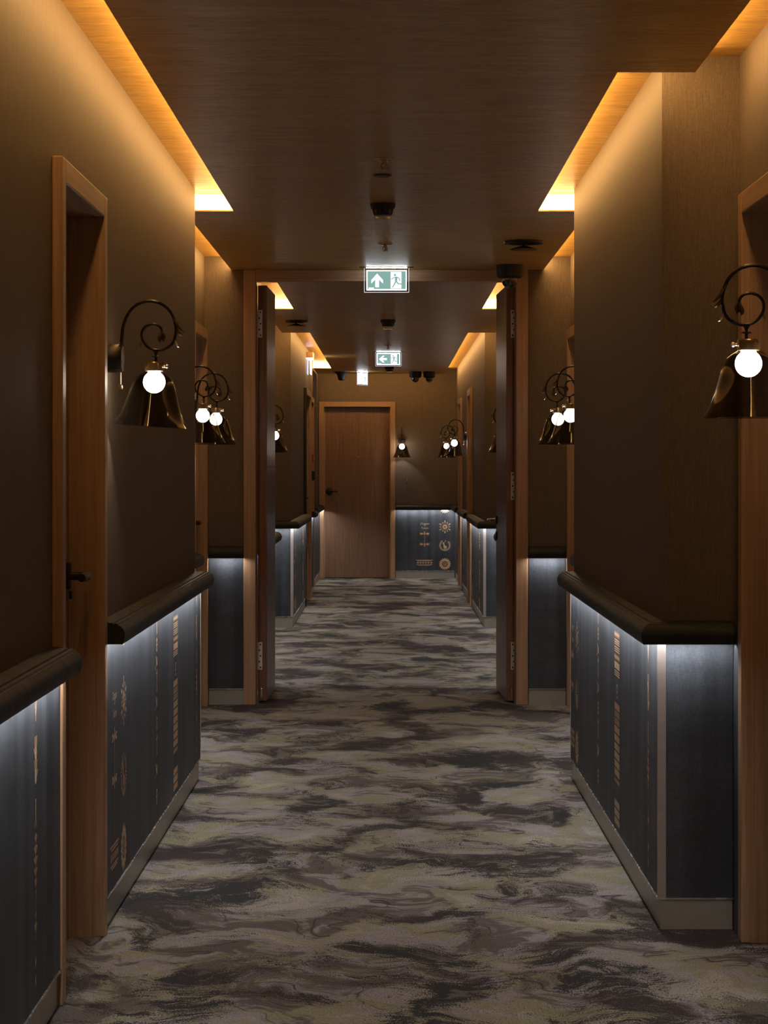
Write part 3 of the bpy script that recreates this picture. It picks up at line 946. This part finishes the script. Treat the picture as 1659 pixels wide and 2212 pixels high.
def make_lamp():
    root = empty('wall_lamp')
    bp = MB().lathe([(0, 0), (0.041, 0), (0.043, 0.002), (0.043, 0.048), (0.041, 0.051), (0, 0.051)], 28, axis='x').build('backplate', 'bronze', root, smooth=True)
    MB().tube([(0.044, 0, -0.040), (0.044, 0, -0.080)], 0.0022, 6).build('pull_rod', 'nickel', bp, smooth=True)
    MB().lathe([(0, -0.011), (0.006, -0.009), (0.0085, -0.002), (0.0075, 0.004), (0.003, 0.008), (0, 0.009)], 12, (0.044, 0, -0.086)).build('pull_knob', 'brass', bp, smooth=True)
    arm_px = [(238, 660), (240, 560), (252, 440), (285, 325), (350, 215), (440, 145), (560, 112), (690, 135), (790, 205), (855, 305), (885, 430), (878, 530), (845, 615), (785, 668), (700, 698),
              (610, 690), (535, 645), (485, 570), (480, 480), (525, 415), (600, 388), (665, 398), (708, 435), (722, 482)]
    pts = spline([lp(*p) for p in arm_px], 4)
    arm = MB().tube(pts, [0.0050 - 0.0014 * i / len(pts) for i in range(len(pts))], 8).build('arm', 'bronze', root, smooth=True)
    lv = MB()
    blade(lv, spline([lp(*p) for p in ((830, 250), (862, 330), (915, 420), (985, 480))], 3), 0.008)
    blade(lv, spline([lp(*p) for p in ((886, 420), (910, 480), (960, 520), (1005, 500))], 3), 0.007)
    lv.build('acanthus_leaf', 'brown_leaf', arm, smooth=True)
    lv = MB()
    blade(lv, spline([lp(*p) for p in ((862, 560), (885, 610), (905, 650), (930, 668))], 3), 0.005)
    lv.build('curl', 'nickel', arm, smooth=True)
    lv = MB()
    blade(lv, spline([lp(*p) for p in ((486, 560), (475, 610), (462, 650))], 3), 0.004)
    lv.build('curl', 'nickel', arm, smooth=True)
    lv = MB()
    blade(lv, spline([lp(*p) for p in ((720, 470), (715, 520), (690, 570), (702, 610))], 3), 0.012)
    blade(lv, spline([lp(*p) for p in ((722, 480), (745, 520), (735, 570), (750, 600))], 3), 0.008)
    lv.build('end_leaf', 'brown_leaf', arm, smooth=True)
    hx = 0.1505
    hg = MB().lathe([(0, 0.0265), (0.012, 0.0255), (0.006, 0.017), (0.004, 0.012), (0.0035, 0.008), (0.013, 0.006), (0.0135, 0.004), (0.004, 0.002), (0.004, -0.010), (0, -0.010)], 14, (hx, 0, 0)).build('hanger', 'bronze', root, smooth=True)
    cx, cz = 0.1455, -0.0125
    cap = MB().lathe([(0, 0.001), (0.026, 0.001), (0.0285, -0.002), (0.0285, -0.022), (0.027, -0.026), (0, -0.026)], 28, (cx, 0, cz)).build('shade_cap', 'brass', root, smooth=True)
    MB().lathe([(0, 0), (0.004, 0), (0.004, 0.006), (0.0065, 0.009), (0.0065, 0.014), (0, 0.017)], 12, (cx + 0.027, 0, cz - 0.012), axis='x').build('thumb_screw', 'nickel', cap, smooth=True)
    bz = -0.0715
    R = 0.0335
    prof = [(0, R * -1.0)]
    for k in range(1, 11):
        a = -PI / 2 + PI * k / 12.4
        prof.append((R * math.cos(a), R * math.sin(a)))
    prof += [(0.019, 0.030), (0.015, 0.0375), (0, 0.0375)]
    MB().lathe(prof, 28, (cx, 0, bz)).build('light_bulb', 'bulb', root, smooth=True)
    z0 = cz - 0.026
    outer = [(0.0275, 0.0), (0.034, -0.0045), (0.0425, -0.0100), (0.0535, -0.0195), (0.0608, -0.0315), (0.0665, -0.046), (0.0715, -0.064), (0.077, -0.085), (0.083, -0.104), (0.0905, -0.124), (0.099, -0.143), (0.107, -0.157), (0.1135, -0.167)]
    t = 0.0022
    inner = [(max(r - t, 0.02), z - (0.002 if i == 0 else 0)) for i, (r, z) in enumerate(outer)]
    o = MB().lathe(outer + inner[::-1], 40, (0, 0, 0), closed=True).build('glass_shade', 'smoked_glass', root, smooth=True)
    o.location = (cx, 0, z0)
    o['label'] = 'smoked glass bell shade'
    return root

lamp0 = make_lamp()
LAMPS = [
    ('L', LW, 6.96, 'bell wall lamp with scrolled bracket beside the nearest door on the left', 4.0),
    ('R', RR, 5.73, 'bell wall lamp cut by the right edge of the picture', 0.0),
    ('L', LR, 11.42, 'bell wall lamp in the left recess half hidden by the wall corner', 0.0),
    ('L', LR, 12.27, 'bell wall lamp in the left recess closest to the double door', 0.0),
    ('R', RR, 11.42, 'bell wall lamp in the right recess half hidden by the wall corner', 0.0),
    ('R', RR, 12.27, 'bell wall lamp in the right recess closest to the double door', 0.0),
    ('L', LR, 18.5, 'bell wall lamp seen just past the open left door leaf', 0.0),
    ('R', RR, 18.5, 'bell wall lamp mostly hidden by the open right door leaf', 0.0),
    ('R', RW, 24.0, 'bell wall lamp on the right wall between the two far doors', 0.0),
    ('R', RW, 27.35, 'bell wall lamp on the right wall next to the end wall', 0.0),
    ('F', FAR, 0.132, 'bell wall lamp on the end wall above the room number', 0.0),
]
for i, (sd, face, a, label, tilt) in enumerate(LAMPS):
    o = lamp0 if i == 0 else copy_tree(lamp0)
    o.location = {'L': (face, a, 1.69), 'R': (face, a, 1.69), 'F': (a, face, 1.695)}[sd]
    o.rotation_euler = (0, 0, {'L': 0.0, 'R': PI, 'F': -PI / 2}[sd])
    tag(o, label, 'lamp', 'bell-shaped wall lamps along the corridor')
    for ch in o.children:
        if ch.name.startswith('glass_shade'):
            ch.rotation_euler = (0, math.radians(tilt), 0)

# ---------------------------------------------------------------- signs
def running_figure(m, cx, cz, s, flip=1):
    """white doorway with a green man cut out of it, returned as (door polys, man polys)"""
    d, g = M2(), M2()
    d.poly([(cx - 0.030 * s, cz - 0.046 * s), (cx + 0.030 * s, cz - 0.046 * s), (cx + 0.030 * s, cz + 0.046 * s), (cx - 0.030 * s, cz + 0.046 * s)])
    f = flip
    g.disc(cx - 0.006 * f * s, cz + 0.029 * s, 0.0065 * s, 12)
    g.line(cx + 0.002 * f * s, cz + 0.020 * s, cx - 0.001 * f * s, cz - 0.004 * s, 0.013 * s)
    g.line(cx + 0.004 * f * s, cz + 0.018 * s, cx - 0.014 * f * s, cz + 0.014 * s, 0.005 * s)
    g.line(cx - 0.014 * f * s, cz + 0.014 * s, cx - 0.026 * f * s, cz + 0.004 * s, 0.005 * s)
    g.line(cx + 0.004 * f * s, cz + 0.018 * s, cx + 0.018 * f * s, cz + 0.010 * s, 0.005 * s)
    g.line(cx + 0.018 * f * s, cz + 0.010 * s, cx + 0.020 * f * s, cz - 0.004 * s, 0.005 * s)
    g.line(cx, cz - 0.004 * s, cx - 0.010 * f * s, cz - 0.024 * s, 0.007 * s)
    g.line(cx - 0.010 * f * s, cz - 0.024 * s, cx - 0.020 * f * s, cz - 0.040 * s, 0.006 * s)
    g.line(cx, cz - 0.004 * s, cx + 0.012 * f * s, cz - 0.020 * s, 0.007 * s)
    g.line(cx + 0.012 * f * s, cz - 0.020 * s, cx + 0.034 * f * s, cz - 0.021 * s, 0.006 * s)
    return d, g

def arrow2(cx, cz, s, ang):
    m = M2()
    pts = [(0, 0.040), (0.034, 0.002), (0.034, -0.018), (0.011, 0.004), (0.011, -0.040), (-0.011, -0.040), (-0.011, 0.004), (-0.034, -0.018), (-0.034, 0.002)]
    c, sn = math.cos(ang), math.sin(ang)
    P = [(cx + s * (x * c - y * sn), cz + s * (x * sn + y * c)) for x, y in pts]
    # two convex-ish halves
    m.poly([P[0], P[8], P[7], P[6], P[3], P[2], P[1]])
    m.poly([P[3], P[6], P[5], P[4]])
    return m

def exit_sign(name, loc, rz, label, arrow_ang, washed=False, W=0.252, H=0.144, drop=0.0):
    root = empty(name, loc, rz)
    tag(root, label, 'exit sign', 'illuminated exit signs')
    # local: x across, y towards the viewer negative, z down from the soffit
    MB().box(-W / 2 - 0.028, W / 2 + 0.028, -0.011, 0.011, -0.004, 0).build('mounting_slot', 'black', root, bevel=0.001)
    MB().box(-W / 2, W / 2, -0.003, 0.003, -H - drop, -0.004).build('acrylic_panel', 'acrylic', root)
    e = MB()
    t = 0.003
    e.box(-W / 2 - t / 2, -W / 2 + t / 2, -0.0032, 0.0032, -H - drop, -0.006).box(W / 2 - t / 2, W / 2 + t / 2, -0.0032, 0.0032, -H - drop, -0.006)
    e.box(-W / 2, W / 2, -0.0032, 0.0032, -H - drop - t / 2, -H - drop + t / 2)
    e.build('glowing_edge', 'sign_edge', root)
    MB().box(-W / 2 + 0.01, W / 2 - 0.01, -0.0112, -0.0107, -0.0068, -0.004).build('led_bar', 'sign_led', root)
    MB().box(-W / 2 + 0.01, W / 2 - 0.01, 0.0107, 0.0112, -0.0068, -0.004).build('led_bar', 'sign_led', root)
    zc = -(0.018 + H - 0.010) / 2 - drop
    fw, fh = W - 0.024, H - 0.030
    body = MB().box(-fw / 2, fw / 2, -0.0045, 0.0045, zc - fh / 2, zc + fh / 2).build('pictogram_field', 'sign_white' if washed else 'sign_green', root)
    b = MB()
    bt = 0.0055
    for y0, y1 in ((-0.0052, -0.0046), (0.0046, 0.0052)):
        b.box(-fw / 2, fw / 2, y0, y1, zc + fh / 2 - bt, zc + fh / 2).box(-fw / 2, fw / 2, y0, y1, zc - fh / 2, zc - fh / 2 + bt)
        b.box(-fw / 2, -fw / 2 + bt, y0, y1, zc - fh / 2, zc + fh / 2).box(fw / 2 - bt, fw / 2, y0, y1, zc - fh / 2, zc + fh / 2)
    b.build('white_border', 'sign_white', body)
    s = 1.0
    ar = arrow2(-fw * 0.235, zc - 0.001, s * 0.98, arrow_ang)
    dd_, gg = running_figure(None, fw * 0.235, zc, s * 1.02)
    for sg in (-1, 1):
        y = sg * 0.0049
        MB().add([(x * 1, y, z) for x, z in ar.v], ar.f).build('arrow', 'sign_pale', body)
        MB().add([(x, y, z) for x, z in dd_.v], dd_.f).build('doorway', 'sign_pale', body)
        MB().add([(x, sg * 0.0052, z) for x, z in gg.v], gg.f).build('running_man', 'sign_green', body)
        MB().box(-fw / 2 + 0.012, -fw / 2 + 0.042, y - 0.0002, y + 0.0002, zc - fh / 2 + 0.009, zc - fh / 2 + 0.0155).build('maker_mark', 'sign_pale', body)
    return root

exit_sign('exit_sign', (-0.026, 13.12, SOF), 0, 'exit sign with upward arrow hanging in front of the double door', 0.0)
exit_sign('exit_sign', (-0.027, 22.6, SOF), 0, 'exit sign with left arrow hanging farther down the corridor', PI / 2)
exit_sign('exit_sign', (-0.34, 27.35, SOF), math.radians(62), 'glaring white exit sign turned side-on near the end wall', PI, washed=True, H=0.16)
# wall-mounted sign
ws = empty('exit_sign', (LW, 23.6, 2.40))
tag(ws, 'lit exit sign in a wooden box high on the left wall', 'exit sign', 'illuminated exit signs')
MB().box(0, 0.066, -0.16, 0.16, 0.075, 0.135).build('housing', 'wood_y', ws, bevel=0.003)
MB().box(0.004, 0.062, -0.155, 0.155, 0.068, 0.075).build('led_bar', 'sign_led', ws)
MB().box(0.036, 0.044, -0.14, 0.14, -0.085, 0.068).build('pictogram_field', 'sign_white', ws)
MB().box(0.004, 0.010, -0.14, 0.14, -0.085, 0.068).build('rear_panel', 'sign_edge', ws)

# ---------------------------------------------------------------- ceiling fittings
def sprinkler(x, y, label):
    r = tag(empty('sprinkler', (x, y, SOF)), label, 'sprinkler', 'ceiling sprinklers')
    MB().lathe([(0, 0), (0.036, 0), (0.036, -0.003), (0.020, -0.008), (0.012, -0.008), (0, -0.008)], 24).build('escutcheon', 'nickel', r, smooth=True)
    m = MB().lathe([(0, -0.006), (0.009, -0.006), (0.009, -0.020), (0.004, -0.022), (0.004, -0.034), (0, -0.034)], 12)
    m.build('nozzle', 'brass', r, smooth=True)
    m = MB()
    m.tube([(0.009, 0, -0.016), (0.012, 0, -0.026), (0.003, 0, -0.038)], 0.0018, 6).tube([(-0.009, 0, -0.016), (-0.012, 0, -0.026), (-0.003, 0, -0.038)], 0.0018, 6)
    m.build('frame_arm', 'brass', r, smooth=True)
    MB().lathe([(0, -0.037), (0.012, -0.037), (0.013, -0.039), (0, -0.040)], 16).build('deflector', 'nickel', r, smooth=True)
sprinkler(-0.026, 8.55, 'nickel ceiling sprinkler nearest the viewer')
sprinkler(-0.03, 11.76, 'ceiling sprinkler between the black smoke detector and the exit sign')
sprinkler(-0.03, 21.5, 'ceiling sprinkler just before the left-arrow exit sign')

def detector(x, y, label, R=0.054, h=0.064):
    r = tag(empty('smoke_detector', (x, y, SOF)), label, 'smoke detector', 'black smoke detectors on the ceiling')
    MB().lathe([(0, 0), (R * 1.0, 0), (R, -0.012), (R * 0.96, -0.020), (R * 0.9, -0.024), (0, -0.024)], 28).build('base', 'black_matte', r, smooth=True)
    m = MB()
    for k in range(14):
        a = 2 * PI * k / 14
        c, s = math.cos(a), math.sin(a)
        m.tube([(c * R * 0.80, s * R * 0.80, -0.022), (c * R * 0.72, s * R * 0.72, -0.046)], 0.003, 5)
    tag(m.build('vent_fins', 'black', r), kind='stuff')
    MB().lathe([(0, -0.022), (R * 0.62, -0.022), (R * 0.6, -0.044), (0, -0.044)], 20).build('chamber', 'black', r, smooth=True)
    MB().lathe([(0, -0.044), (R * 0.78, -0.044), (R * 0.74, -0.050), (R * 0.60, -0.053), (0, -0.053)], 24).build('cover', 'black', r, smooth=True)
    MB().lathe([(R * 0.62, -h + 0.004), (R * 0.66, -h + 0.004), (R * 0.66, -h), (R * 0.62, -h)], 24, closed=True).build('ring', 'chrome', r, smooth=True)
    m = MB()
    for a in (0.6, 2.7, 4.8):
        m.tube([(R * 0.6 * math.cos(a), R * 0.6 * math.sin(a), -0.050), (R * 0.64 * math.cos(a), R * 0.64 * math.sin(a), -h + 0.002)], 0.0016, 5)
    m.build('ring_post', 'chrome', r)
detector(-0.036, 9.98, 'black smoke detector between the two nearest sprinklers')
detector(-0.025, 17.8, 'black smoke detector beyond the double door', 0.058, 0.075)
detector(-0.02, 26.1, 'black smoke detector behind the left-arrow exit sign', 0.052, 0.06)

o = MB().lathe([(0, 0), (0.036, 0), (0.036, -0.004), (0.030, -0.007), (0.022, -0.005), (0, -0.004)], 28).xf(lambda x, y, z: (x - 0.034, y + 9.0, z + SOF)).build('ceiling_sensor', 'black', smooth=True)
tag(o, 'small flat black disc on the ceiling in front of the smoke detector', 'sensor')

def dome_camera(x, y, label, R=0.075):
    r = tag(empty('dome_camera', (x, y, SOF)), label, 'camera', 'black dome security cameras')
    MB().lathe([(0, 0), (R, 0), (R, -0.004), (R * 0.985, -0.055), (R * 0.93, -0.068), (R * 0.80, -0.073), (0, -0.073)], 36).build('housing', 'black_matte', r, smooth=True)
    MB().lathe([(R * 0.66, -0.072), (R * 0.66, -0.078), (R * 0.60, -0.078), (R * 0.60, -0.072)], 30, closed=True).build('retaining_ring', 'black', r, smooth=True)
    rr_ = R * 0.60
    MB().lathe([(rr_, -0.072)] + [(rr_ * math.cos(a), -0.088 - rr_ * math.sin(a)) for a in (0.05, 0.3, 0.6, 0.9, 1.2)] + [(0, -0.088 - rr_)], 28).build('dome', 'dome', r, smooth=True)
    m = MB().lathe([(0, 0.001), (0.010, 0.001), (0.012, 0), (0, 0)], 14, (0, 0, 0)).xf(lambda a, b, c: (a - R * 0.4, -R * 0.93 - c, b - 0.03))
    m.build('logo_plate', 'black', r)
    return r
dome_camera(0.666, 13.0, 'black dome camera on the ceiling at the right of the double door')
dome_camera(0.286, 27.35, 'left one of two black dome cameras side by side near the end wall', 0.071)
dome_camera(0.45, 27.35, 'right one of two black dome cameras side by side near the end wall', 0.071)

def vent(x, y, R, label):
    r = tag(empty('air_vent', (x, y, SOF)), label, 'vent', 'round black air vents')
    MB().lathe([(R * 0.72, 0), (R, 0), (R, -0.006), (R * 0.97, -0.013), (R * 0.80, -0.014), (R * 0.72, -0.006)], 36, closed=True).build('ring', 'black', r, smooth=True)
    MB().lathe([(0, 0), (R * 0.72, 0), (R * 0.72, -0.002), (0, -0.002)], 30).build('throat', 'black_matte', r)
    MB().lathe([(0, -0.002), (0.008, -0.004), (0.008, -0.022), (R * 0.68, -0.040), (R * 0.68, -0.043), (0, -0.043)], 32).build('cone', 'black', r, smooth=True)
vent(0.667, 11.63, 0.102, 'round black air vent on the ceiling near the right dome camera')
vent(-0.735, 17.9, 0.095, 'round black air vent on the ceiling seen past the left door leaf')

o = tag(empty('ceiling_fitting', (-0.588, 27.4, SOF)), 'flared black ceiling fitting at the far left', 'fitting')
MB().lathe([(0, 0), (0.098, 0), (0.098, -0.004), (0.080, -0.012), (0.062, -0.026), (0.050, -0.046), (0.043, -0.070), (0.040, -0.092), (0.036, -0.098), (0, -0.098)], 30).build('flared_body', 'black_matte', o, smooth=True)
MB().lathe([(0, -0.098), (0.030, -0.098), (0.022, -0.104), (0, -0.106)], 24).build('lens_cap', 'black', o, smooth=True)

# ---------------------------------------------------------------- wall fittings
r = tag(empty('fire_alarm_call_point', (LW, 24.45, 1.465)), 'red fire alarm call point on the left wall near the far end', 'fire alarm')
MB().box(0, 0.045, -0.045, 0.045, -0.045, 0.045).build('housing', 'red_plastic', r, bevel=0.006)
MB().box(0.045, 0.047, -0.028, 0.028, -0.028, 0.022).build('break_glass', 'plastic_white', r, bevel=0.001)
r = tag(empty('wall_box', (LW, 24.42, 1.28)), 'black wall box under the red call point', 'wall box')
MB().box(0, 0.03, -0.045, 0.045, -0.055, 0.055).build('base', 'black_matte', r, bevel=0.005)
MB().box(0.03, 0.055, -0.022, 0.022, -0.05, 0.05).build('cover', 'black', r, bevel=0.008)

def room_number(digits, side, face, a, z0, label, h=0.058, pitch=0.083):
    r = tag(empty('room_number'), label, 'room number', 'metal room numbers')
    T = frame_of(side, face)
    sgn = -1 if side == 'R' else 1
    for k, ch in enumerate(digits):
        vs, fs = text_polys(ch, h * 1.38)
        top = [(x, 0.006, y) for x, y in vs]
        bot = [(x, 0.0, y) for x, y in vs]
        n = len(vs)
        faces = list(fs) + [tuple(i + n for i in f[::-1]) for f in fs]
        cnt = {}
        for f in fs:
            for i in range(len(f)):
                e = (f[i], f[(i + 1) % len(f)])
                cnt[e] = 1
        for (i, j) in cnt:
            if (j, i) not in cnt:
                faces.append((i, i + n, j + n, j))
        m = MB().add(top + bot, faces)
        zc = z0 - k * pitch
        m.xf(lambda x, o, z: T(a + sgn * x, o, zc + z)).build('digit', 'nickel', r)
room_number('138', 'F', FAR, 0.192, 1.268, 'vertical metal room number 138 on the end wall')
room_number('136', 'R', RW, 24.0, 1.268, 'metal room number on the right wall seen edge-on under a lamp')
